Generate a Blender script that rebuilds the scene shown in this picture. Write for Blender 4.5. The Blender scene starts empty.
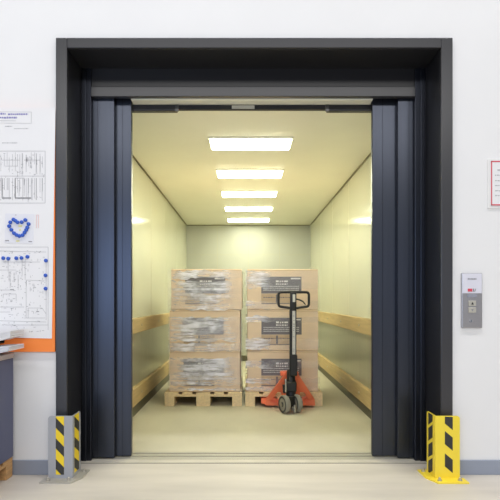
import bpy, bmesh, math, random
from mathutils import Vector, Matrix, noise
PI = math.pi
R = random.Random(7)
C = bpy.context.scene.collection
F, D, H = 520.0, 3.27, 1.09          # focal length in pixels, camera distance to the hall wall, camera height
def X(px, s): return (px - 246) / s  # photo pixel -> metres at scale s (pixels per metre)
def Z(py, s): return H - (py - 301) / s

# ------------------------------------------------------------------ materials
def lin(c):
    return tuple(((v / 255) / 12.92 if v / 255 <= .04045 else ((v / 255 + .055) / 1.055) ** 2.4) for v in c) + (1,)
def mat(name, rgb, rough=.5, metal=0., var=.06, scale=6., stretch=(1, 1, 1), bump=0., spec=.5, coat=0.):
    m = bpy.data.materials.new(name); m.use_nodes = True
    nt = m.node_tree; b = nt.nodes['Principled BSDF']
    b.inputs['Roughness'].default_value = rough; b.inputs['Metallic'].default_value = metal
    b.inputs['Specular IOR Level'].default_value = spec; b.inputs['Coat Weight'].default_value = coat
    tc = nt.nodes.new('ShaderNodeTexCoord'); mp = nt.nodes.new('ShaderNodeMapping')
    mp.inputs['Scale'].default_value = stretch
    no = nt.nodes.new('ShaderNodeTexNoise'); no.inputs['Scale'].default_value = scale; no.inputs['Detail'].default_value = 5
    cr = nt.nodes.new('ShaderNodeValToRGB')
    c = lin(rgb)
    cr.color_ramp.elements[0].position = .25; cr.color_ramp.elements[1].position = .75
    cr.color_ramp.elements[0].color = tuple(max(0, v * (1 - var)) for v in c[:3]) + (1,)
    cr.color_ramp.elements[1].color = tuple(min(1, v * (1 + var)) for v in c[:3]) + (1,)
    nt.links.new(tc.outputs['Object'], mp.inputs['Vector']); nt.links.new(mp.outputs[0], no.inputs['Vector'])
    nt.links.new(no.outputs['Fac'], cr.inputs['Fac']); nt.links.new(cr.outputs[0], b.inputs['Base Color'])
    if bump:
        bp = nt.nodes.new('ShaderNodeBump'); bp.inputs['Strength'].default_value = bump; bp.inputs['Distance'].default_value = .01
        nt.links.new(no.outputs['Fac'], bp.inputs['Height']); nt.links.new(bp.outputs[0], b.inputs['Normal'])
    return m
def emit(name, rgb, strength):
    m = bpy.data.materials.new(name); m.use_nodes = True
    b = m.node_tree.nodes['Principled BSDF']
    b.inputs['Base Color'].default_value = (.9, .9, .9, 1)
    b.inputs['Emission Color'].default_value = rgb + (1,); b.inputs['Emission Strength'].default_value = strength
    return m

M = {}
M['wall'] = mat('white_plaster', (236, 236, 237), .75, var=.015, scale=2.5, bump=.03)
M['hall_floor'] = mat('beige_concrete', (205, 198, 188), .5, var=.16, scale=1.6, stretch=(.5, 3.2, 1), bump=.03)
M['base'] = mat('grey_blue_skirting', (150, 157, 172), .5, var=.03)
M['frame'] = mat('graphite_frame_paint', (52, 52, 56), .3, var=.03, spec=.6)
M['frame_shaded'] = mat('graphite_paint_shaded', (34, 34, 37), .35, var=.04, spec=.4)  # frame paint darkened, shade of the recess put into its colour
M['door'] = mat('anthracite_door_steel', (68, 72, 82), .30, metal=.85, var=.05, scale=3, stretch=(14, 14, .3))
M['jamb'] = mat('anthracite_jamb_steel', (50, 53, 62), .30, metal=.8, var=.04)
M['dark'] = mat('dark_metal', (40, 40, 43), .4, metal=.4)
M['sill'] = mat('aluminium_sill', (190, 187, 176), .4, metal=.35, var=.05)
M['thresh'] = mat('worn_pale_threshold', (206, 200, 188), .5, metal=.1, var=.08)
M['groove'] = mat('worn_groove', (138, 134, 122), .6)
M['wains'] = mat('grey_steel_wainscot', (172, 172, 156), .28, metal=.5, var=.08, scale=3, stretch=(6, 6, .5))
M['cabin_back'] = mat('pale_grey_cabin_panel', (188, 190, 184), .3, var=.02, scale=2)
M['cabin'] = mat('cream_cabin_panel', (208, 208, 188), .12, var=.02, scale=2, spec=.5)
M['cabin_ceil'] = mat('cream_cabin_ceiling', (244, 243, 228), .4, var=.02, scale=2)
M['cabin_floor'] = mat('olive_cabin_floor', (202, 197, 178), .5, var=.08, scale=3, stretch=(1, .5, 1))
M['joint'] = mat('panel_joint', (196, 193, 170), .6)
M['edge'] = mat('ceiling_edge_strip', (132, 128, 104), .6)
M['kick'] = mat('dark_kick_plate', (92, 88, 72), .5)
M['rail'] = mat('oak_bumper', (194, 170, 124), .5, var=.14, scale=5, stretch=(10, .6, 10), bump=.05)
M['pallet'] = mat('pine_pallet_wood', (230, 206, 166), .75, var=.14, scale=7, stretch=(6, 1, 6), bump=.1)
M['pallet_old'] = mat('worn_pallet_wood', (204, 160, 108), .8, var=.2, scale=7, stretch=(1, 6, 6), bump=.1)
M['card'] = mat('brown_cardboard', (222, 198, 173), .7, var=.05, scale=3, stretch=(2, 2, 6))
M['card_edge'] = mat('cardboard_edge', (176, 146, 106), .8, var=.05)
M['tape'] = mat('packing_tape', (196, 164, 118), .3, var=.05)
M['print'] = mat('grey_label_print', (112, 108, 116), .6, var=.12, scale=30, stretch=(1, 1, 2))
M['print_white'] = mat('white_label_print', (224, 222, 224), .6)
M['pouch'] = mat('document_pouch', (188, 164, 136), .3, var=.08, scale=20)
M['orange'] = mat('orange_red_jack_paint', (248, 128, 90), .38, var=.05)
M['black'] = mat('black_plastic', (26, 26, 27), .45)
M['arm'] = mat('light_grey_label_strip', (206, 204, 198), .4, var=.08, scale=40)
M['chrome'] = mat('chrome_steel', (190, 190, 190), .2, metal=1.)
M['tyre'] = mat('grey_rubber_tread', (146, 142, 132), .6, var=.08)
M['hub'] = mat('dark_grey_hub', (58, 58, 58), .5)
M['yellow'] = mat('yellow_powder_coat', (248, 222, 66), .42, var=.03)
M['tape_yellow'] = mat('yellow_hazard_tape', (246, 214, 40), .5, var=.04)
M['tape_black'] = mat('black_hazard_tape', (52, 52, 50), .55, var=.1, scale=20)
M['guard_grey'] = mat('grey_powder_coat', (166, 168, 174), .42, var=.03)
M['plate_grey'] = mat('galvanised_plate', (186, 182, 172), .4, metal=.3, var=.1, scale=14)
M['bolt'] = mat('zinc_bolt', (196, 192, 184), .35, metal=.7)
M['steel'] = mat('brushed_steel', (176, 173, 174), .30, metal=.85, var=.04, scale=20, stretch=(1, 1, 14))
M['steel_reflection'] = mat('painted_steel_reflection', (222, 222, 234), .3)
M['red'] = mat('red_print', (218, 74, 92), .5)
M['grey_print'] = mat('grey_print', (150, 150, 154), .6)
M['mid_print'] = mat('mid_grey_print', (170, 170, 174), .6)
M['light_print'] = mat('pale_grey_print', (192, 192, 195), .6)
M['blue_print'] = mat('violet_blue_print', (132, 130, 186), .6)
M['display'] = mat('grey_display', (150, 152, 164), .25)
M['board'] = mat('orange_board', (255, 140, 60), .6, var=.03)
M['paper'] = mat('white_paper', (236, 236, 238), .7, var=.01)
M['paper_b'] = mat('cool_white_paper', (228, 229, 236), .7, var=.01)
M['magnet'] = mat('blue_magnet_plastic', (44, 88, 190), .35, var=.04)
M['yellow_print'] = mat('pale_yellow_print', (226, 220, 150), .6)
M['red_pale'] = mat('pale_red_print', (232, 196, 196), .6)
M['acrylic'] = mat('pale_grey_acrylic', (234, 234, 234), .2)
M['blue_cab'] = mat('slate_blue_laminate', (92, 96, 124), .5, var=.03)
M['top_cab'] = mat('greige_worktop', (196, 184, 178), .45, var=.05)
M['lamp'] = emit('lit_diffuser', (1.0, 1.0, .71), 24.0)
M['lamp_frame'] = mat('white_lamp_frame', (240, 238, 226), .5)

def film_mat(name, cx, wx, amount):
    """stretch film: clear, with glints of hall light painted on as milky horizontal streaks"""
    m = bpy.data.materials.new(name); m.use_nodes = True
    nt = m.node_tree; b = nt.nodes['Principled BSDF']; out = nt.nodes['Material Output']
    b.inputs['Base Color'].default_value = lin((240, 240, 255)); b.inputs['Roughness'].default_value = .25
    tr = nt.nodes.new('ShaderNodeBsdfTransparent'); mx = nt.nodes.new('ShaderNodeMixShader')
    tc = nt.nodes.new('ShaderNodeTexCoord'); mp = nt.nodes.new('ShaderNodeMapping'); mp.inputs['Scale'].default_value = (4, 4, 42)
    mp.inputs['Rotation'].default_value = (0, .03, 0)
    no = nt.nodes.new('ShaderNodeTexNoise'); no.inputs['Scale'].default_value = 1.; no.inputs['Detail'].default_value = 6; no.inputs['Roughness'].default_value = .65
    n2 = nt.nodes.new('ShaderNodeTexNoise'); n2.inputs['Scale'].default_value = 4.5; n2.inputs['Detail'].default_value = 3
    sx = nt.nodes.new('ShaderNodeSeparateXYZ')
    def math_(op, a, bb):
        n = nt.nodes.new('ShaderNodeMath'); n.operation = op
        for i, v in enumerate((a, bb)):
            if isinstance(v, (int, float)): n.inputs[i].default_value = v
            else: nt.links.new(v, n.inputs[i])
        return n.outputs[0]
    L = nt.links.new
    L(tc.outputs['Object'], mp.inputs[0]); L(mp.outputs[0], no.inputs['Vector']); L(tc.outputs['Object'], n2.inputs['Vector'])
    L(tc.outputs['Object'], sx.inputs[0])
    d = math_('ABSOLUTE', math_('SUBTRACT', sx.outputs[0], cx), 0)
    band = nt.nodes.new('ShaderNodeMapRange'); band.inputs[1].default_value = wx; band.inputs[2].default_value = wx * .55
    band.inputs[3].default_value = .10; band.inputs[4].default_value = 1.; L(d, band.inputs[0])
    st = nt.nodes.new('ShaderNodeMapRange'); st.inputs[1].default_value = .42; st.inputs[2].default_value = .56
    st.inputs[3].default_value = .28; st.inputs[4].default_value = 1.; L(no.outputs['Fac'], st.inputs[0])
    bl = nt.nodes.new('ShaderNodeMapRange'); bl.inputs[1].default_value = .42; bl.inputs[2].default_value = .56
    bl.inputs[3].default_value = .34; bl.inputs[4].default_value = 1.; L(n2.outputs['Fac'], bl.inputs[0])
    f = math_('MULTIPLY', math_('MULTIPLY', math_('MULTIPLY', st.outputs[0], band.outputs[0]), bl.outputs[0]), amount)  # share of painted white glints over the clear film
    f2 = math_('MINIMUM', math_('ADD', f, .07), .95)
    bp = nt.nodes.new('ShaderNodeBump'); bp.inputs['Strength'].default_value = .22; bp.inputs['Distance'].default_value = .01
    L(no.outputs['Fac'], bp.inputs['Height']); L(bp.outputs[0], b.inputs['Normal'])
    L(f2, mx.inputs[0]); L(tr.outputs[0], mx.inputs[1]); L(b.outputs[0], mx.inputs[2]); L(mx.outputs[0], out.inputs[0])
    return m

# ------------------------------------------------------------------ mesh helpers
def new(): return bmesh.new()
def box(bm, x0, x1, y0, y1, z0, z1, bev=0., seg=1, mi=0):
    r = bmesh.ops.create_cube(bm, size=1)
    vs = r['verts']
    for v in vs:
        v.co = Vector(((x0 + x1) / 2 + v.co.x * (x1 - x0), (y0 + y1) / 2 + v.co.y * (y1 - y0), (z0 + z1) / 2 + v.co.z * (z1 - z0)))
    if bev:
        es = list({e for v in vs for e in v.link_edges})
        bmesh.ops.bevel(bm, geom=es, offset=bev, segments=seg, affect='EDGES', profile=.5)
    return vs
def prism(bm, pts, axis, a0, a1):
    """extrude a closed 2D outline along axis ('x': pts are (y,z), 'y': (x,z), 'z': (x,y))"""
    def P(p, a): return {'x': (a, p[0], p[1]), 'y': (p[0], a, p[1]), 'z': (p[0], p[1], a)}[axis]
    A = [bm.verts.new(P(p, a0)) for p in pts]; B = [bm.verts.new(P(p, a1)) for p in pts]
    n = len(pts); fs = [bm.faces.new(A), bm.faces.new(B)]
    for i in range(n): fs.append(bm.faces.new((A[i], A[(i + 1) % n], B[(i + 1) % n], B[i])))
    bmesh.ops.recalc_face_normals(bm, faces=fs)
def tube(bm, pts, rad, n=10, closed=False):
    pts = [Vector(p) for p in pts]; rings = []
    N = len(pts)
    for i, p in enumerate(pts):
        a = pts[(i - 1) % N] if (closed or i > 0) else p
        b = pts[(i + 1) % N] if (closed or i < N - 1) else p
        t = (b - a).normalized()
        u = t.cross(Vector((0, 1, 0)))
        if u.length < .2: u = t.cross(Vector((1, 0, 0)))
        u.normalize(); w = t.cross(u)
        rr = rad[i] if isinstance(rad, (list, tuple)) else rad
        rings.append([bm.verts.new(p + rr * (math.cos(2 * PI * k / n) * u + math.sin(2 * PI * k / n) * w)) for k in range(n)])
    fs = []
    for i in range(N if closed else N - 1):
        A, B = rings[i], rings[(i + 1) % N]
        for k in range(n): fs.append(bm.faces.new((A[k], A[(k + 1) % n], B[(k + 1) % n], B[k])))
    if not closed: fs += [bm.faces.new(rings[0]), bm.faces.new(rings[-1])]
    bmesh.ops.recalc_face_normals(bm, faces=fs)
def lathe(bm, prof, axis='z', n=24, c=(0, 0, 0)):
    """prof: list of (radius, height) from pole to pole"""
    rings = []
    for r, h in prof:
        ring = []
        for k in range(n):
            a = 2 * PI * k / n; u, w = r * math.cos(a), r * math.sin(a)
            v = {'z': (u, w, h), 'x': (h, u, w), 'y': (u, h, w)}[axis]
            ring.append(bm.verts.new(Vector(v) + Vector(c)))
        rings.append(ring)
    fs = []
    for A, B in zip(rings, rings[1:]):
        for k in range(n): fs.append(bm.faces.new((A[k], A[(k + 1) % n], B[(k + 1) % n], B[k])))
    fs += [bm.faces.new(rings[0]), bm.faces.new(rings[-1])]
    bmesh.ops.recalc_face_normals(bm, faces=fs)
def obj(name, bm, m, parent=None, smooth=False):
    me = bpy.data.meshes.new(name); bm.to_mesh(me); bm.free()
    for mm in (m if isinstance(m, (list, tuple)) else [m]): me.materials.append(mm)
    if smooth:
        for p in me.polygons: p.use_smooth = True
        try: me.set_sharp_from_angle(angle=math.radians(40))
        except Exception: pass
    o = bpy.data.objects.new(name, me); C.objects.link(o)
    if parent: o.parent = parent
    return o
def tag(o, label, cat, group=None, kind=None):
    o['label'] = label; o['category'] = cat
    if group: o['group'] = group
    if kind: o['kind'] = kind
    return o
def thing(name, label, cat, loc=(0, 0, 0), rz=0, group=None):
    o = bpy.data.objects.new(name, None); C.objects.link(o); o.empty_display_size = .1
    o.location = loc; o.rotation_euler = (0, 0, rz)
    return tag(o, label, cat, group)
def dup(root, loc, label, rz=None, group=None):
    r = root.copy(); C.objects.link(r); r.location = loc; r['label'] = label
    if rz is not None: r.rotation_euler = (0, 0, rz)
    if group: r['group'] = group
    for ch in list(root.children):
        c = ch.copy(); C.objects.link(c); c.parent = r
        for g in list(ch.children):
            d = g.copy(); C.objects.link(d); d.parent = c
    return r
def bx(name, m, parent, *a, **k):
    bm = new(); box(bm, *a, **k); return obj(name, bm, m, parent)
def dashes(bm, x0, x1, z, h, y0, y1, wmin=.5, wmax=2.2, gap=.5):
    """a line of tiny marks, for print too small to read"""
    x = x0
    while x < x1:
        w = min(R.uniform(wmin, wmax) * h, x1 - x)
        box(bm, x, x + w, y0, y1, z - h / 2 * R.uniform(.7, 1), z + h / 2 * R.uniform(.7, 1))
        x += w + gap * h

# ------------------------------------------------------------------ setting: hall
bm = new()
box(bm, -7, -1.165, 0, .262, 0, 11); box(bm, 1.265, 7, 0, .262, 0, 11); box(bm, -1.165, 1.265, 0, .262, 2.71, 11)
tag(obj('wall_front', bm, M['wall']), 'white plastered hall wall around the dark elevator portal', 'wall', kind='structure')
o = bx('floor', M['hall_floor'], None, -7, 7, -9, .30, -.1, 0)
tag(o, 'beige concrete floor of the hall in front of the elevator', 'floor', kind='structure')
o = bx('baseboard_left', M['base'], None, -7, -1.189, -.012, 0, 0, .092, bev=.002)
tag(o, 'grey blue skirting left of the elevator portal', 'baseboard', kind='structure')
o = bx('baseboard_right', M['base'], None, 1.292, 7, -.012, 0, 0, .092, bev=.002)
tag(o, 'grey blue skirting right of the elevator portal', 'baseboard', kind='structure')

# elevator portal and doors
tag(bx('trim_6', M['thresh'], None, -1.119, 1.22, .228, .300, -.01, .003), 'pale metal threshold strip in front of the elevator sill', 'threshold', kind='structure')
tag(bx('trim_7', M['groove'], None, -1.119, 1.22, .216, .228, -.01, .001), 'dark floor joint before the threshold strip', 'floor joint', kind='structure')
d1 = thing('door_1', 'dark graphite elevator portal with half open sliding doors', 'elevator door'); d1['kind'] = 'structure'
XL, XR, ZT = -1.119, 1.220, 2.672                        # clear edges of the outer frame
def frame_piece(pts_boxes, name, m):
    bm = new()
    for b_ in pts_boxes: box(bm, *b_, bev=.004, seg=2)
    return obj(name, bm, m, d1)
frame_piece([(-1.189, XL, -.022, .002, 0, 2.736)], 'architrave', M['frame'])
frame_piece([(XR, 1.292, -.022, .002, 0, 2.736)], 'architrave', M['frame'])
frame_piece([(XL, XR, -.022, .002, ZT, 2.736)], 'architrave', M['frame'])
frame_piece([(-1.16, XL, .002, .275, 0, ZT + .03)], 'reveal', M['frame_shaded'])
frame_piece([(XR, 1.26, .002, .275, 0, ZT + .03)], 'reveal', M['frame_shaded'])
frame_piece([(XL, XR, .002, .275, ZT, ZT + .03)], 'reveal', M['frame_shaded'])
# inner landing frame: stepped profile, back of the reveal
frame_piece([(-1.40, -1.054, .267, .300, 0, 2.95), (-1.115, -1.085, .258, .27, 0, 2.66)], 'jamb', M['jamb'])
frame_piece([(1.150, 1.50, .267, .300, 0, 2.95), (1.185, 1.215, .258, .27, 0, 2.66)], 'jamb', M['jamb'])
frame_piece([(-1.054, 1.150, .272, .300, 2.54, 2.95)], 'header_panel', M['frame_shaded'])
frame_piece([(-1.054, 1.150, .258, .300, 2.478, 2.545)], 'header_strip', M['frame'])
def panel(x0, x1, y0, y1, seam):
    bm = new(); box(bm, x0, x1, y0, y1, .012, 2.60, bev=.003)
    o = obj('door_panel', bm, M['door'], d1)
    bm = new(); box(bm, seam - .002, seam + .002, y0 - .0012, y0 + .002, .012, 2.60)
    obj('panel_seam', bm, M['jamb'], o)
    return o
panel(-1.50, -.905, .306, .343, -1.02)
panel(-1.45, -.797, .349, .386, -.86)
panel(1.043, 1.60, .306, .343, 1.12)
panel(.878, 1.55, .349, .386, .95)
bm = new()
box(bm, -1.45, 1.55, .300, .470, -.06, .004)
obj('sill', bm, M['sill'], d1)
for y0, y1 in ((.361, .373), (.430, .440)):
    bx('sill_groove', M['groove'], d1, -1.45, 1.55, y0, y1, -.01, .0055)
bx('track_bar', M['dark'], d1, -.487, .571,   .390, .42, 2.437, 2.4715, bev=.003)
bm = new(); box(bm, -.10, .06, .386, .391, 2.442, 2.466); obj('track_clip', bm, M['sill'], d1)
for a, b_ in ((-.90, -.486), (.571, .98)):
    h_ = bx('door_hanger', M['dark'], d1, a, b_, .3875, .43, 2.427, 2.4715, bev=.003)
    e = b_ if a < 0 else a
    bx('hanger_bracket', M['frame'], h_, e - .012, e + .012, .380, .389, 2.422, 2.468)

# ------------------------------------------------------------------ setting: elevator car
CL, CR, CB, CZ, CF = -1.08, 1.17, 6.18, 2.472, .470
bm = new(); box(bm, -1.75, CL, CF, CB + .1, -.06, 2.9); box(bm, -1.75, -1.62, .25, CF, -.06, 2.9)
tag(obj('wall_left', bm, M['cabin']), 'glossy cream left wall of the elevator car', 'wall', kind='structure')
bm = new(); box(bm, CR, 1.85, CF, CB + .1, -.06, 2.9); box(bm, 1.70, 1.85, .25, CF, -.06, 2.9)
tag(obj('wall_right', bm, M['cabin']), 'glossy cream right wall of the elevator car', 'wall', kind='structure')
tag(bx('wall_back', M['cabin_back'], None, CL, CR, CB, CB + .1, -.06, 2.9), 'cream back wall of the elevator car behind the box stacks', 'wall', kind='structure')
bm = new(); box(bm, CL, CR, .47, CB, CZ, 2.9); box(bm, -.79, .871, .302, .47, CZ, 2.9); box(bm, -1.75, 1.85, .25, CF, 2.9, 3.0); box(bm, CL, CR, CF, CB, 2.9, 3.0)
tag(obj('ceiling', bm, M['cabin_ceil']), 'cream elevator car ceiling with five lit panels', 'ceiling', kind='structure')
tag(bx('floor.001', M['cabin_floor'], None, CL, CR, CF, CB, -.06, 0), 'olive beige floor of the elevator car', 'floor', kind='structure')
# panel joints
bm = new()
for y in (1.55, 2.65, 3.75, 4.85):
    box(bm, CL, CL + .0015, y - .002, y + .002, .3, CZ); box(bm, CR - .0015, CR, y - .002, y + .002, .3, CZ)
for x in (-.52, .045, .61): box(bm, x - .002, x + .002, CB - .0015, CB, 0, CZ)
for z in (1.93, 1.62): box(bm, CL, CR, CB - .0015, CB, z - .002, z + .002)
tag(obj('trim_1', bm, M['joint']), 'fine joints between the cream elevator wall panels', 'wall joint', kind='structure')
bm = new(); w = .012
box(bm, CL, CL + w, CF, CB, CZ - w, CZ); box(bm, CR - w, CR, CF, CB, CZ - w, CZ); box(bm, CL, CR, CB - w, CB, CZ - w, CZ)
tag(obj('trim_2', bm, M['edge']), 'thin dark edge strip where elevator walls meet the ceiling', 'trim', kind='structure')
bm = new(); box(bm, CL, CL + .02, CF, CB, 0, .10); box(bm, CR - .02, CR, CF, CB, 0, .10); box(bm, CL, CR, CB - .02, CB, 0, .10)
tag(obj('trim_3', bm, M['kick']), 'dark kick plate along the foot of the elevator walls', 'trim', kind='structure')
for x0, x1 in ((CL, CL + .006), (CR - .006, CR)):
    o = bx('trim_4' if x0 < 0 else 'trim_5', M['wains'], None, x0, x1, CF, CB, .10, .80)
    tag(o, 'grey steel wainscot below the hip rail on the %s elevator wall' % ('left' if x0 < 0 else 'right'), 'wainscot', kind='structure')
def rail(x0, x1, z0, z1, label):
    bm = new(); box(bm, x0, x1, CF + .06, CB - .03, z0, z1, bev=.006, seg=2)
    o = obj('bumper_rail', bm, M['rail']); tag(o, label, 'rail', 'oak bumper rails on the elevator walls')
    s = x1 if x0 < 0 else x0
    for y in (.9, 1.9, 2.9, 3.9, 4.9, 5.7):
        bm = new(); lathe(bm, [(.012, -.003), (.012, .002), (.006, .004)], 'x', 10, (s + (.0 if x0 < 0 else -.002), y, (z0 + z1) / 2))
        obj('screw', bm, M['bolt'], o)
rail(CL, CL + .045, .785, .925, 'oak bumper rail at hip height on left elevator wall')
rail(CL, CL + .045, .11, .27, 'oak bumper rail near the floor on left elevator wall')
rail(CR - .045, CR, .775, .925, 'oak bumper rail at hip height on right elevator wall')
rail(CR - .045, CR, .10, .26, 'oak bumper rail near the floor on right elevator wall')
# ceiling lights
LX = .041
cl = thing('ceiling_light', 'lit rectangular ceiling panel nearest the doors', 'ceiling light', (LX, 1.28, CZ), group='lit panels in a row on the elevator ceiling')
bm = new()
for b_ in ((-.36, -.345, -.165, .165), (.345, .36, -.165, .165), (-.345, .345, -.165, -.15), (-.345, .345, .15, .165)): box(bm, *b_, -.010, 0)
obj('frame', bm, M['lamp_frame'], cl)
bx('diffuser', M['lamp'], cl, -.345, .345, -.15, .15, -.016, 0)
for i, t in enumerate(('second lit ceiling panel from the doors', 'lit ceiling panel in the middle of the row of five',
                       'second lit ceiling panel from the back wall', 'lit ceiling panel nearest the back wall')):
    dup(cl, (LX, 1.28 + 1.072 * (i + 1), CZ), t)

# ------------------------------------------------------------------ pallets
def make_pallet(label, loc, m, group='wooden pallets'):
    p = thing('wooden_pallet', label, 'pallet', loc, group=group)       # origin: middle of the front end, length along +y
    for x in (-.35, 0, .35):
        w_ = .05 if x else .0725
        bx('bottom_board', m, p, x - w_, x + w_, 0, 1.2, 0, .022, bev=.002)
    for x in (-.35, 0, .35):
        w_ = .05 if x else .0725
        for y in (.0725, .6, 1.1275): bx('block', m, p, x - w_, x + w_, y - .0725, y + .0725, .022, .100, bev=.002)
    for y in (.0725, .6, 1.1275): bx('stringer_board', m, p, -.4, .4, y - .0725, y + .0725, .100, .122, bev=.002)
    for x, w_ in ((-.3275, .145), (-.165, .1), (0, .145), (.165, .1), (.3275, .145)):
        bx('deck_board', m, p, x - w_ / 2, x + w_ / 2, 0, 1.2, .122, .144, bev=.002)
    return p
PY = 2.108
p1 = make_pallet('pale wooden pallet under the left stack of wrapped boxes', (-.443, PY, 0), M['pallet'])
p2 = dup(p1, (.393, PY, 0), 'pale wooden pallet under the right box stack, with pallet jack at its end')
p3 = make_pallet('worn wooden pallet under slate blue cabinet at left edge', (-1.455, -.365, 0), M['pallet_old'])
p3.rotation_euler = (0, 0, PI / 2); p3.scale = (.84, 1, .84)

# ------------------------------------------------------------------ cardboard boxes
BW, BD, BH = .735, 1.15, .4245
def make_box(label, loc):
    b = thing('cardboard_box', label, 'box', loc, group='cardboard boxes stacked on the pallets')
    bm = new(); box(bm, -BW / 2, BW / 2, 0, BD, .001, BH - .001, bev=.006, seg=2)
    obj('carton', bm, M['card'], b)
    bx('flap', M['card_edge'], b, -BW / 2 + .004, BW / 2 - .004, -.0012, .002, BH - .016, BH - .0135)
    lb = bx('shipping_label', M['print'], b, -.222, .195, -.0016, .001, .17, .345)
    bm = new()
    box(bm, .085, .185, -.0026, -.001, .318, .332)
    dashes(bm, -.07, .05, .268, .016, -.0026, -.001); dashes(bm, -.07, .06, .296, .020, -.0026, -.001)
    for zz in (.245, .225, .205): dashes(bm, -.20, .17, zz, .007, -.0026, -.001)
    obj('label_text', bm, M['print_white'], lb)
    pc = bx('document_pouch', M['pouch'], b, -.222, .10, -.0018, .001, .060, .165)
    bm = new(); box(bm, -.22, .098, -.0028, -.001, .062, .070); box(bm, -.07, -.05, -.0028, -.001, .075, .16)
    dashes(bm, -.20, .08, .13, .012, -.0028, -.001)
    obj('pouch_print', bm, M['print'], pc)
    return b
zs = [.144 + .0015 + i * (BH + .0015) for i in range(3)]
b0 = make_box('bottom cardboard box of the left wrapped stack', (-.4275, PY + .02, zs[0]))
dup(b0, (-.4265, PY + .02, zs[1]), 'middle cardboard box of the left wrapped stack')
dup(b0, (-.410, PY + .022, zs[2]), 'top cardboard box of the left wrapped stack')
dup(b0, (.381, PY + .02, zs[0]), 'bottom cardboard box of the right stack, behind the jack')
dup(b0, (.382, PY + .02, zs[1]), 'middle cardboard box of the right stack, behind the jack arm')
dup(b0, (.380, PY + .018, zs[2]), 'top cardboard box of the right stack, behind the jack grip')

def film(name, label, cx, bands, m, seed):
    """bands of stretch film running right round a stack: z range of each band, wavy edges, wrinkled"""
    bm = new(); hw, y0, y1 = BW / 2 + .018, PY + .010, PY + 1.185
    path = []
    for i in range(90): path.append((-hw + 2 * hw * i / 90, y0))
    for i in range(16): path.append((hw, y0 + (y1 - y0) * i / 16))
    for i in range(16): path.append((hw - 2 * hw * i / 16, y1))
    for i in range(16): path.append((-hw, y1 - (y1 - y0) * i / 16))
    n = len(path)
    for k, (za, zb) in enumerate(bands):
        rows = max(3, int((zb - za) / .012)); grid = []
        for j in range(rows + 1):
            row = []
            for i, (x, y) in enumerate(path):
                t = j / rows
                q = 2 * PI * i / n
                ed = .022 * noise.noise((math.cos(q) * 3, math.sin(q) * 3 + x * 5, seed + k * 3.1 + (0 if t < .5 else 9)))
                z = za + (zb - za) * t + ed * (1 if t in (0, 1) else .8)
                off = .004 * noise.noise((x * 5, y * 5, z * 55 + seed))
                px_, py_ = x, y
                if y == y0: py_ = y + off
                elif x == hw: px_ = x - abs(off)
                elif x == -hw: px_ = x + abs(off)
                row.append(bm.verts.new((px_, py_, z)))
            grid.append(row)
        for A, B in zip(grid, grid[1:]):
            for i in range(n): bm.faces.new((A[i], A[(i + 1) % n], B[(i + 1) % n], B[i]))
    o = obj(name, bm, m, smooth=True); o.location = (cx, 0, 0)
    tag(o, label, 'stretch film', 'stretch film wound round the box stacks')
film('stretch_film', 'crinkled stretch film with painted white glints wound round the left box stack', -.425,
     [(.160, .19), (.215, .50), (.565, .655), (.675, .925), (.995, .12 + 1.18), (1.325, 1.405)], film_mat('painted_glint_film', -.02, .36, 1.0), 1.)
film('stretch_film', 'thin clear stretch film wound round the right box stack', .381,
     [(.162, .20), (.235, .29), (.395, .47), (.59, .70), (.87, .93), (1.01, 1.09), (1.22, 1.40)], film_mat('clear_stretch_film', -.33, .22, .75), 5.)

# ------------------------------------------------------------------ pallet jack
JX = .434
J = thing('pallet_jack', 'orange hand pallet jack with black upright handle at right pallet', 'pallet jack', (JX, 1.80, 0))
# coordinates below are relative to the steering head (y = 0), forks to +y
for s in (-1, 1):
    xc = s * .172 - .034
    bm = new()
    prism(bm, [(.28, .035), (1.42, .035), (1.50, .05), (1.50, .075), (1.44, .088), (.28, .088)], 'x', xc - .07, xc + .07)
    fk = obj('fork', bm, M['orange'], J)
    bm = new(); lathe(bm, [(.034, -.03), (.036, -.028), (.036, .028), (.034, .03)], 'x', 16, (xc, 1.36, .036)); obj('load_roller', bm, M['tyre'], fk, True)
    # A-shaped chassis cheek: triangle with a triangular opening
    def cheek(y, sc=1.):
        return [Vector((s * v[0] * sc, y, v[1])) for v in ((.255, .025), (.25, .075), (.07, .395), (.028, .395), (.028, .06), (.10, .025))]
    bm = new()
    outer = [(.262, .022), (.257, .085), (.050, .392), (.015, .397), (.015, .100), (.085, .022)]
    inner = [(.210, .055), (.203, .075), (.138, .165), (.100, .165), (.088, .10), (.10, .055)]
    ya, yb = .245, .285
    def yo(z): return -.17 * max(0, z - .08) / .31        # leans forward to the head
    V = {}
    for nm, pts in (('o', outer), ('i', inner)):
        for side, yy in (('a', ya), ('b', yb)):
            V[nm + side] = [bm.verts.new((s * p[0] * .97 + .018, yy + yo(p[1]), p[1])) for p in pts]
    fs = []
    n = len(outer)
    for i in range(n):
        k = (i + 1) % n
        for side in 'ab': fs.append(bm.faces.new((V['o' + side][i], V['o' + side][k], V['i' + side][k], V['i' + side][i])))
        fs.append(bm.faces.new((V['oa'][i], V['oa'][k], V['ob'][k], V['ob'][i])))
        fs.append(bm.faces.new((V['ia'][i], V['ia'][k], V['ib'][k], V['ib'][i])))
    bmesh.ops.recalc_face_normals(bm, faces=fs)
    obj('chassis_cheek', bm, M['orange'], J)
    # push-rod seen inside the opening
    bm = new(); tube(bm, [(s * .12, .26, .075), (s * .19, .26, .11)], .014, 8); obj('push_rod', bm, M['orange'], J)
bm = new(); box(bm, -.09, .09, .12, .2, .34, .385, bev=.008); obj('head_bracket', bm, M['orange'], J)
bx('chassis_bridge', M['orange'], J, -.255, .255, .262, .298, .03, .085, bev=.005)
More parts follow.
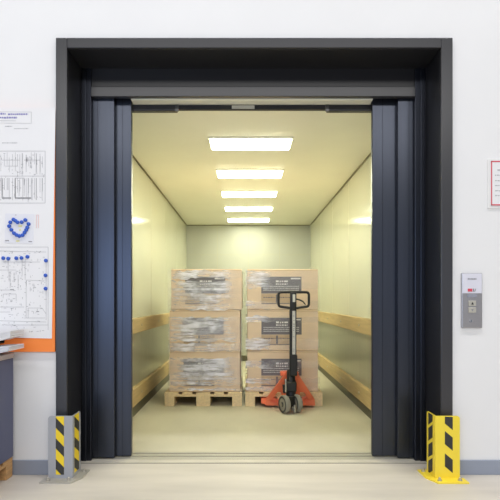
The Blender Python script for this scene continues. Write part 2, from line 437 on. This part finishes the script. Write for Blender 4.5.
# hydraulic head
bm = new()
lathe(bm, [(.045, .13), (.05, .135), (.05, .30), (.042, .31), (.042, .40), (.035, .41)], 'z', 20, (.01, .06, 0))
box(bm, -.045, .06, .0, .09, .20, .30, bev=.01)
tube(bm, [(-.055, .03, .19), (-.06, .03, .27)], .016, 8)
obj('hydraulic_pump', bm, M['black'], J, True)
bm = new(); lathe(bm, [(.012, .20), (.012, .33)], 'z', 12, (-.045, .01, 0)); obj('pump_piston', bm, M['chrome'], J, True)
# steered wheel pair
A = math.radians(24)
rotA = Matrix.Rotation(A, 4, 'Z')
for s in (-1, 1):
    bm = new(); w = .025; r = .088
    lathe(bm, [(.062, -w), (r - .008, -w), (r, -w + .008), (r, w - .008), (r - .008, w), (.062, w)], 'x', 32, (s * .066, 0, r))
    bm.transform(rotA); wh = obj('wheel', bm, M['tyre'], J, True)
    bm = new(); lathe(bm, [(.020, -w - .004), (.03, -w + .003), (.079, -w - .002), (.079, w + .002), (.03, w - .003), (.020, w + .004)], 'x', 24, (s * .066, 0, r))
    bm.transform(rotA); obj('hub', bm, M['hub'], wh, True)
    bm = new(); lathe(bm, [(.014, -w - .012), (.014, w + .012)], 'x', 12, (s * .066, 0, r)); bm.transform(rotA); obj('axle_cap', bm, M['chrome'], wh, True)
bm = new(); box(bm, -.035, .035, -.03, .04, .07, .16, bev=.006); bm.transform(rotA); obj('wheel_fork', bm, M['black'], J)
bm = new(); box(bm, -.012, .012, -.095, -.03, .03, .06, bev=.004); tube(bm, [(0, -.08, .02), (0, -.08, .09)], .01, 8); bm.transform(rotA); obj('toe_guard', bm, M['bolt'], J)
# handle arm, slightly leaning
hx = .031
bm = new(); box(bm, hx - .040, hx - .014, -.012, .03, .55, 1.01, bev=.004); box(bm, hx + .016, hx + .026, -.012, .03, .55, 1.01, bev=.003)
box(bm, hx - .014, hx + .016, .012, .03, .55, 1.01)
box(bm, hx - .04, hx + .035, -.015, .035, .36, .57, bev=.008)
obj('handle_arm', bm, M['black'], J)
bm = new(); box(bm, hx - .014, hx + .016, -.008, .012, .57, 1.0); st = obj('arm_strip', bm, M['arm'], J)
bm = new()
for zz in [.6 + .02 * i for i in range(19)]:
    if R.random() < .75: box(bm, hx - .008, hx + .002 + R.random() * .01, -.0092, -.007, zz, zz + R.uniform(.004, .012))
obj('strip_print', bm, M['grey_print'], st)
# grip loop
zt, zb_, hw = 1.172, 1.02, .148
loop = []
def corner(cx, cz, r, a0, a1, n=6): return [(cx + r * math.cos(a0 + (a1 - a0) * i / n), cz + r * math.sin(a0 + (a1 - a0) * i / n)) for i in range(n + 1)]
loop += corner(hw - .025, zt - .022, .025, PI / 2, 0)
loop += corner(hw - .035, zb_ + .045, .035, 0, -PI * .30)
loop += [(.05, zb_ + .004), (0, zb_ - .004), (-.05, zb_ + .004)]
loop += corner(-hw + .035, zb_ + .045, .035, -PI * .70, -PI)
loop += corner(-hw + .025, zt - .022, .025, PI, PI / 2)
loop += [(-.05, zt + .005), (.05, zt + .005)]
bm = new(); tube(bm, [(hx + x, 0 + .02 * 0, z) for x, z in loop], .0125, 10, closed=True)
grip = obj('grip_loop', bm, M['black'], J, True)
bm = new(); box(bm, hx - .036, hx + .026, -.022, .024, .995, 1.175, bev=.01, seg=2); obj('grip_hub', bm, M['black'], J, True)
bm = new(); box(bm, hx - .012, hx + .014, -.027, -.018, 1.08, 1.155, bev=.003); obj('release_button', bm, M['arm'], J)
bm = new(); tube(bm, [(hx + .02, -.005, 1.11), (hx + .06, -.008, 1.10), (hx + .09, -.008, 1.085), (hx + .115, -.006, 1.055)], [.007, .008, .007, .006], 8); obj('control_lever', bm, M['black'], J, True)

# ------------------------------------------------------------------ corner guards
def guard(name, label, sgn, xc, m, mplate, hazard):
    """L-shaped guard: front sheet facing the hall, side sheet running back along the jamb; xc = outer corner x"""
    g = thing(name, label, 'corner guard', (xc, -.095, 0), group='corner guards at the elevator portal')
    h0, W, T, rr = .008, .150, .006, .014
    sx = sgn                                            # front sheet runs away from the opening
    hz = .388
    # one folded sheet: outline in plan, rounded top corner on each leg
    bm = new()
    def sheet(u0, u1, fn, rnd):
        pts = [(u0, h0), (u1, h0)] + [(u1 - rnd + rnd * math.cos(a), hz - rnd + rnd * math.sin(a)) for a in [i * PI / 12 for i in range(7)]] + [(u0, hz)]
        A = [bm.verts.new(fn(u, z, 0)) for u, z in pts]; B = [bm.verts.new(fn(u, z, T)) for u, z in pts]
        fs = [bm.faces.new(A), bm.faces.new(B)]; n = len(pts)
        for i in range(n): fs.append(bm.faces.new((A[i], A[(i + 1) % n], B[(i + 1) % n], B[i])))
        bmesh.ops.recalc_face_normals(bm, faces=fs)
    sheet(rr * .4, W, lambda u, z, t: (sx * u, t, z), .018)
    sheet(rr * .4, W, lambda u, z, t: (sx * t, u, z), .018)
    prism(bm, [(sx * .006, .0), (sx * .0018, .0018), (0, .006), (sx * T, .006), (sx * .006, T)] if True else [], 'z', h0, hz)
    obj('angle_sheet', bm, m, g)
    # base plate
    bm = new(); prism(bm, [(-sgn * -.185, -.045), (-sgn * -.185 * -0.20, -.045), (sgn * .055, .16), (sgn * -.03, .16), (sgn * -.03, .02), (-sgn * .185, .02)] if False else
                     [(sx * .175, -.078), (-sx * .012, -.078), (-sx * .055, .02), (-sx * .055, .165), (sx * .004, .165), (sx * .004, .004), (sx * .175, .004)], 'z', 0, h0)
    pl = obj('base_plate', bm, mplate, g)
    for bx_, by_ in ((sx * .135, -.040), (sx * .012, -.040), (-sx * .028, .13)):
        bm = new(); lathe(bm, [(.015, h0), (.015, h0 + .002), (.011, h0 + .0021), (.011, h0 + .010), (.007, h0 + .0102), (.007, h0 + .018), (.005, h0 + .02)], 'z', 12, (bx_, by_, 0))
        obj('anchor_bolt', bm, M['bolt'], g)
    hazard(g, sx, W, hz)
    return g
def stripes(g, sx, W, hz):
    """continuous yellow / black tape on each leg"""
    z0, z1 = .03, hz - .002
    for leg in (0, 1):
        u0, u1 = (.053, .103) if leg == 0 else (.03, .118)
        bm = new()
        fn = (lambda u, z, t: (sx * u, -.001 * t, z)) if leg == 0 else (lambda u, z, t: (-sx * .001 * t, u, z))
        def quad(pts, t):
            f = bm.faces.new([bm.verts.new(fn(u, z, t)) for u, z in pts]); return f
        quad([(u0, z0), (u1, z0), (u1, z1), (u0, z1)], .8)
        tp = obj('hazard_tape', bm, M['tape_yellow'], g)
        bm = new(); pitch = .126; hgt = .062; sl = .052
        def clip(poly, zc, keep_above):
            res = []
            for (a, b_) in zip(poly, poly[1:] + poly[:1]):
                ina = (a[1] >= zc) == keep_above; inb = (b_[1] >= zc) == keep_above
                if ina: res.append(a)
                if ina != inb:
                    t = (zc - a[1]) / (b_[1] - a[1]); res.append((a[0] + (b_[0] - a[0]) * t, zc))
            return res
        for k in range(-1, 5):
            zb2 = z0 - .018 + k * pitch
            # rises to the left as seen from the hall
            poly = [(u0, zb2), (u1, zb2 + sl), (u1, zb2 + sl + hgt), (u0, zb2 + hgt)] if (leg == 0) else [(u0, zb2 + sl), (u1, zb2), (u1, zb2 + hgt), (u0, zb2 + sl + hgt)]
            poly = clip(poly, z0, True)
            if len(poly) > 2: poly = clip(poly, z1, False)
            if len(poly) > 2: quad(poly, 1.5)
        obj('black_stripe', bm, M['tape_black'], tp)
def blocks(g, sx, W, hz):
    """black parallelogram patches on each leg"""
    for leg in (0, 1):
        fn = (lambda u, z: (sx * u, -.0012, z)) if leg == 0 else (lambda u, z: (-sx * .0012, u, z))
        u0, u1 = (.058, .106) if leg == 0 else (.045, .120)
        for zc in ((.362, .236, .100) if leg == 0 else (.365, .265, .160, .058)):
            t = .052
            sl_ = .040
            pts = [(u0, zc + t + sl_ / 2 - .012), (u1, zc + t - sl_ / 2 - .012), (u1, zc - t - sl_ / 2 + .012), (u0, zc - t + sl_ / 2 + .012)]
            pts = [(u, min(z, hz - .004)) for u, z in pts]
            bm = new(); bm.faces.new([bm.verts.new(fn(u, z)) for u, z in pts])
            obj('black_patch', bm, M['tape_black'], g)
guard('corner_guard', 'grey steel corner guard with yellow and black striped tape', -1, -1.058, M['guard_grey'], M['plate_grey'], stripes)
guard('corner_guard', 'bright yellow steel corner guard with black patches', 1, 1.156, M['yellow'], M['yellow'], blocks)

# ------------------------------------------------------------------ call panel
S = 159.5
cp = thing('elevator_call_panel', 'slim brushed steel elevator call panel with two buttons on the wall', 'call panel', (X(471.7, S), -.001, Z(300.5, S)))
bx('face_plate', M['steel'], cp, -.064, .064, -.014, .001, -.172, .172, bev=.003, seg=2)
u = bx('reflection_field', M['steel_reflection'], cp, -.061, .061, -.0165, -.013, .045, .169, bev=.001)  # pale field painted for the reflection on the steel top
bm = new(); dashes(bm, -.028, .028, .135, .010, -.0180, -.016, .6, 1.0, .25); obj('maker_name', bm, M['grey_print'], u)
bx('red_symbol', M['red'], u, -.028, .0, -.0182, -.016, .056, .074)
bm = new(); box(bm, .004, .012, -.0182, -.016, .056, .074); prism(bm, [(.014, .056), (.018, .056), (.024, .074), (.019, .074)], 'y', -.0182, -.016); obj('grey_symbol', bm, M['grey_print'], u)
bx('display', M['display'], cp, -.030, .030, -.0165, -.013, .020, .040, bev=.001)
for k, zz in enumerate((-.018, -.060)):
    b = bx('button', M['sill'], cp, -.024, .024, -.020, -.013, zz - .017, zz + .017, bev=.002)
    bm = new(); d = 1 if k == 0 else -1
    prism(bm, [(-.008, zz - d * .007), (.008, zz - d * .007), (0, zz + d * .008)], 'y', -.0215, -.0195); obj('arrow', bm, M['dark'] if k == 0 else M['grey_print'], b)
bm = new(); lathe(bm, [(.010, -.0165), (.010, -.012)], 'y', 20, (-.006, 0, -.128)); kk = obj('key_switch', bm, M['chrome'], cp, True)
bx('key_slot', M['dark'], kk, -.0072, -.0048, -.0172, -.016, -.134, -.122)

# ------------------------------------------------------------------ red framed notice
sx0 = X(488.0, S)
nt_ = thing('framed_notice', 'white notice with red border at right edge of the wall', 'notice', (sx0, -.001, Z(183.5, S)))
bx('acrylic_backing', M['acrylic'], nt_, 0, .40, -.005, .001, -.155, .155, bev=.001)
sh = bx('notice_sheet', M['paper'], nt_, .022, .378, -.007, -.004, -.135, .14)
bm = new()
for b_ in ((.021, .0265, -.137, .142), (.3735, .379, -.137, .142)): box(bm, b_[0], b_[1], -.0082, -.006, b_[2], b_[3])
for b_ in ((-.137, -.130), (.135, .142)): box(bm, .020, .380, -.0082, -.006, *b_)
obj('red_border', bm, M['red'], sh)
bm = new(); dashes(bm, .06, .34, .085, .012, -.0080, -.0065)
for zz in (.052, .018, -.012, -.045, -.075): dashes(bm, .045, .34, zz, .008, -.0080, -.0065)
obj('notice_text', bm, M['light_print'], sh)

# ------------------------------------------------------------------ notice board with plans and magnets
S = 160.1
PB = -.017
bd = thing('notice_board', 'large orange notice board left of the elevator portal', 'notice board', (-1.90, 0, 1.55))
bx('board_panel', M['board'], bd, X(-60, S) + 1.9, X(54.6, S) + 1.9, PB, -.004, Z(352, S) - 1.55, Z(108, S) - 1.55, bev=.001)
def polyprism(bm, pxs, y0, y1):
    prism(bm, [(X(a, S), Z(b, S)) for a, b in pxs], 'y', y0, y1)
def ln(bm, x0, y0, x1, y1, w=.5):
    """thin drawn line between two photo points, on the poster face"""
    a = Vector((X(x0, S), Z(y0, S))); b = Vector((X(x1, S), Z(y1, S))); d = (b - a)
    if d.length == 0: return
    n = Vector((-d.y, d.x)).normalized() * (w / S / 2)
    f = [a + n, b + n, b - n, a - n]
    yy = LY
    bm.faces.new([bm.verts.new((p.x, yy, p.y)) for p in f])
bm = new(); polyprism(bm, [(-55, 107), (55.3, 107), (55.0, 130), (54.0, 190), (51.6, 338.6), (-55, 336)], PB - .0025, PB)
po = obj('plan_poster', bm, M['paper']); tag(po, 'large white sheet of pale building plans covering the orange board', 'poster')
LY = PB - .0032
bm = new()
# upper drawing
for (a, b, c, d) in ((-40, 151, 45, 151), (45, 151, 45, 203), (-40, 203, 45, 203), (0, 176, 45, 176), (22, 153, 22, 176), (36, 153, 36, 174), (2, 160, 20, 160), (24, 160, 40, 160),
                     (30, 157, 30, 168), (26, 155, 26, 172), (40, 156, 40, 172), (32, 178, 32, 200), (36, 178, 36, 200), (42, 178, 42, 200), (2, 178, 2, 198), (15, 178, 15, 198), (15, 178, 24, 178),
                     (24, 178, 24, 196), (8, 178, 8, 190), (19, 180, 19, 196), (28, 178, 28, 202), (5, 166, 18, 166), (-30, 165, -5, 165), (-20, 151, -20, 203)): ln(bm, a, b, c, d, .55)
# lower drawings
for (a, b, c, d) in ((-40, 247, 48, 247), (48, 247, 48, 330), (-40, 250, 46, 252), (3, 262, 40, 262), (22, 258, 22, 275), (8, 258, 8, 272), (25, 256, 25, 280), (46, 262, 46, 320), (26, 280, 26, 318), (26, 280, 44, 281), (0, 290, 13, 290),
                     (3, 294, 3, 298), (3, 294, 16, 294), (16, 294, 16, 301), (24, 318, 45, 318), (0, 307, 24, 307), (5, 325, 48, 325), (-30, 320, 46, 322), (0, 312, 10, 312), (28, 308, 42, 308), (42, 308, 46, 314), (28, 308, 28, 318),
                     (18, 275, 18, 290), (0, 270, 16, 270), (10, 280, 10, 288)): ln(bm, a, b, c, d, .5)
obj('plan_lines', bm, M['light_print'], po)
bm = new()
for (a, b, c, d, w) in ((2, 198, 11, 198, 1.6), (15, 198, 31, 198, 1.6), (2, 178, 2, 198, .7), (15, 178, 15, 198, .7), (10, 289.5, 14, 289.5, .9), (36, 311.5, 39, 311.5, .9), (24, 179, 24, 185, .6), (27, 157, 27, 162, .6)): ln(bm, a, b, c, d, w)
for i in range(16):
    a = 1 + i * 2.75 + R.uniform(-.5, .5); ln(bm, a, 178, a, R.uniform(188, 201), .35); ln(bm, a, R.uniform(152, 158), a, R.uniform(164, 175), .3)
for i in range(260):
    a, b = R.uniform(0, 45), R.choice((R.uniform(153, 201), R.uniform(250, 332), R.uniform(250, 332)))
    l = R.uniform(.6, 2.6)
    if R.random() < .6: ln(bm, a, b, a + l, b, .4)
    else: ln(bm, a, b, a, b + l, .4)
for i in range(14):
    ln(bm, 8.3 + (i % 2) * 5, 272.5 + i * .7, 10.6 + (i % 2) * 4.2, 272.5 + i * .7, .5)
for k in range(2): dashes(bm, X(2, S), X(17 + 9 * k, S), Z(142.8, S), .005, LY, LY + .0005) if k == 0 else None
dashes(bm, X(5, S), X(12, S), Z(126.2, S), .006, LY, LY + .0005); dashes(bm, X(14, S), X(28, S), Z(128.5, S), .005, LY, LY + .0005)
obj('plan_details', bm, M['mid_print'], po)
# title slip with violet lettering
bm = new(); polyprism(bm, [(-30, 111.3), (31.6, 111.8), (31.4, 123), (-30, 122.4)], PB - .0045, PB - .0026)
ti = obj('title_slip', bm, M['paper']); tag(ti, 'narrow white paper slip with two lines of violet lettering', 'paper slip')
bm = new(); ty = PB - .0052
dashes(bm, X(-25, S), X(5.5, S), Z(113.7, S), .012, ty, ty + .001, .5, 1.2, .3); dashes(bm, X(8, S), X(28, S), Z(114.2, S), .012, ty, ty + .001, .5, 1.2, .3)
dashes(bm, X(-20, S), X(17, S), Z(117.6, S), .012, ty, ty + .001, .5, 1.2, .3)
obj('violet_lettering', bm, M['blue_print'], ti)
bm = new(); LY = ty
for q in ((-30, 111.6, 31.4, 112), (31.4, 112, 31.2, 122.8), (0, 120.6, 16, 120.8)): ln(bm, *q, .4)
obj('slip_outline', bm, M['light_print'], ti)
# sheet with the magnet heart
bm = new(); polyprism(bm, [(5.2, 213.5), (34.2, 214.2), (33.2, 243.6), (4.6, 242.6)], PB - .0045, PB - .0026)
hs = obj('paper_sheet', bm, M['paper_b']); tag(hs, 'small square white sheet under the heart of blue magnets', 'paper sheet')
bm = new()
for q in ((5, 240.6, 9, 240.6, 1.0), (28.5, 241.6, 32, 241.6, 1.0), (15, 215, 16.5, 215, .5)): ln(bm, *q)
obj('corner_print', bm, M['grey_print'], hs)
bm = new()
for q in ((16, 241, 19.5, 241, 1.4), (18.5, 226, 22, 226, 1.6), (19, 230, 21, 230, 1.4)): ln(bm, *q)
obj('yellow_print', bm, M['yellow_print'], hs)
bm = new()
for q in ((36.5, 215, 36.5, 228), (38.5, 215, 38.5, 228), (36.5, 215, 38.5, 215)): ln(bm, *q, .5)
rp = obj('red_outline', bm, M['red_pale'], po)
# magnets
bm = new(); lathe(bm, [(.0105, 0), (.0115, -.002), (.0115, -.0075), (.0098, -.0095), (.006, -.0105)], 'y', 20, (0, 0, 0))
mg = obj('round_magnet', bm, M['magnet'], None, True)
heart = [((13.8, 219.6), 'on top of the left lobe of the heart'), ((10.6, 222.4), 'at the upper left shoulder of the heart'), ((9.4, 226.2), 'at the far left of the heart'),
         ((11.6, 229.9), 'on the lower left flank of the heart'), ((14.2, 233.2), 'low on the left side of the heart, above its tip'), ((16.8, 235.0), 'just left of the bottom tip of the heart'),
         ((19.6, 236.0), 'at the bottom tip of the heart'), ((22.8, 235.3), 'just right of the bottom tip of the heart'), ((24.8, 232.6), 'low on the right side of the heart, above its tip'),
         ((26.4, 230.0), 'on the lower right flank of the heart'), ((27.5, 227.6), 'midway up the right flank of the heart'), ((28.8, 224.0), 'at the far right shoulder of the heart'),
         ((25.6, 220.1), 'on top of the right lobe of the heart'), ((22.0, 222.2), 'just right of the notch of the heart'), ((17.8, 222.4), 'just left of the notch of the heart'), ((15.9, 220.9), 'between left lobe and notch of the heart')]
rest = [((3.4, 258.2), 'leftmost of the row of five under the heart'), ((8.4, 258.6), 'second from left in the row of five under the heart'), ((16.4, 258.2), 'middle one of the row of five under the heart'),
        ((21.6, 258.0), 'second from right in the row of five under the heart'), ((27.6, 256.8), 'rightmost of the row of five under the heart'),
        ((46.0, 260.6), 'topmost of three down the right edge of the plans'), ((45.6, 275.4), 'middle of three down the right edge of the plans'), ((45.7, 288.6), 'lowest of three down the right edge of the plans')]
first = True
for lst, grp, yy in ((heart, 'blue magnets forming a heart', PB - .0045), (rest, 'blue magnets pinning the plans', PB - .0025)):
    for (a, b), t in lst:
        o = mg if first else mg.copy()
        if not first: C.objects.link(o)
        first = False
        o.location = (X(a, S), yy, Z(b, S)); tag(o, 'round blue magnet ' + t, 'magnet', grp)

# ------------------------------------------------------------------ cabinet at the left edge with papers on it
cb = thing('cabinet', 'slate blue cabinet with pale top standing on a worn pallet at left', 'cabinet', (-1.876, -.36, .121))
bx('body', M['blue_cab'], cb, -.42, .425, -.34, .335, 0, .615, bev=.004)
bx('top', M['top_cab'], cb, -.43, .428, -.35, .338, .615, .646, bev=.004)
zt = .767
def stack(name, label, pts, y0, y1, m, n, cat):
    """a pile of sheets: side outline in x-z, page edges as thin steps"""
    bm = new()
    for k in range(n):
        a, b = k / n, (k + 1) / n - .12 / n
        q = []
        for x, z0, z1 in pts: q.append((x + R.uniform(-.003, .003), z0 + (z1 - z0) * a))
        for x, z0, z1 in reversed(pts): q.append((x + R.uniform(-.003, .003), z0 + (z1 - z0) * b))
        prism(bm, q, 'y', y0 + R.uniform(-.004, .004), y1 + R.uniform(-.004, .004))
    o = obj(name, bm, m); tag(o, label, cat, 'papers on the blue cabinet'); return o
stack('magazine', 'white magazine lying lowest on the blue cabinet top, overhanging its edge', [(-1.72, zt, zt + .050), (-1.54, zt, zt + .052), (-1.47, zt + .010, zt + .056), (-1.374, zt + .034, zt + .060)], -.26, -.05, M['paper_b'], 5, 'magazine')
tr_ = thing('document_tray', 'flat black tray between the white papers on the cabinet', 'tray', (-1.585, -.16, zt + .0615))
bm = new(); box(bm, -.20, .09, -.11, .11, 0, .006, bev=.002); box(bm, -.20, .09, .105, .11, .005, .02); box(bm, -.20, -.195, -.105, .105, .005, .03)
obj('tray_shell', bm, M['black'], tr_)
stack('paper_pile', 'thick pile of curling white papers on top of the black tray', [(-1.762, zt + .070, zt + .120), (-1.545, zt + .072, zt + .130), (-1.46, zt + .086, zt + .138), (-1.370, zt + .112, zt + .150)], -.245, -.06, M['paper'], 7, 'papers')

# ------------------------------------------------------------------ light
w = bpy.data.worlds.new('hall_ambience'); bpy.context.scene.world = w; w.use_nodes = True
bg = w.node_tree.nodes['Background']; bg.inputs[0].default_value = (.93, .96, 1.0, 1); bg.inputs[1].default_value = .27
def area(name, loc, rot, sx_, sy_, power, col):
    l = bpy.data.lights.new(name, 'AREA'); l.shape = 'RECTANGLE'; l.size = sx_; l.size_y = sy_; l.energy = power; l.color = col
    o = bpy.data.objects.new(name, l); C.objects.link(o); o.location = loc; o.rotation_euler = rot
area('hall_tube_and_fill', (0, -2.4, 9.0), (0, 0, 0), 14, .5, 600, (1, .985, .96))
area('hall_tube_and_fill', (0, -8.2, 5.2), (math.radians(62), 0, 0), 9, .8, 230, (1, .98, .95))  # unseen fill light added to brighten the box fronts
area('hall_window_daylight', (-3.6, -9.0, 1.65), (math.radians(90), 0, 0), 4.6, 2.0, 130, (.52, .68, 1.0))
area('hall_window_daylight', (3.8, -9.0, 1.65), (math.radians(90), 0, 0), 4.0, 2.0, 16, (.72, .80, 1.0))

# ------------------------------------------------------------------ camera
cam = bpy.data.cameras.new('camera'); co = bpy.data.objects.new('camera', cam); C.objects.link(co)
co.location = (0, -D, H); co.rotation_euler = (PI / 2, 0, 0)
cam.sensor_width = 36; cam.sensor_fit = 'HORIZONTAL'; cam.lens = F / 500 * 36
cam.shift_x = 4 / 500; cam.shift_y = 51 / 500
sc = bpy.context.scene; sc.camera = co
vs = sc.view_settings; sc.display_settings.display_device = 'sRGB'
vs.view_transform = 'Standard'; vs.look = 'None'; vs.gamma = 1; vs.use_curve_mapping = False; vs.exposure = 0.06
try: sc.cycles.use_denoising = True
except Exception: pass
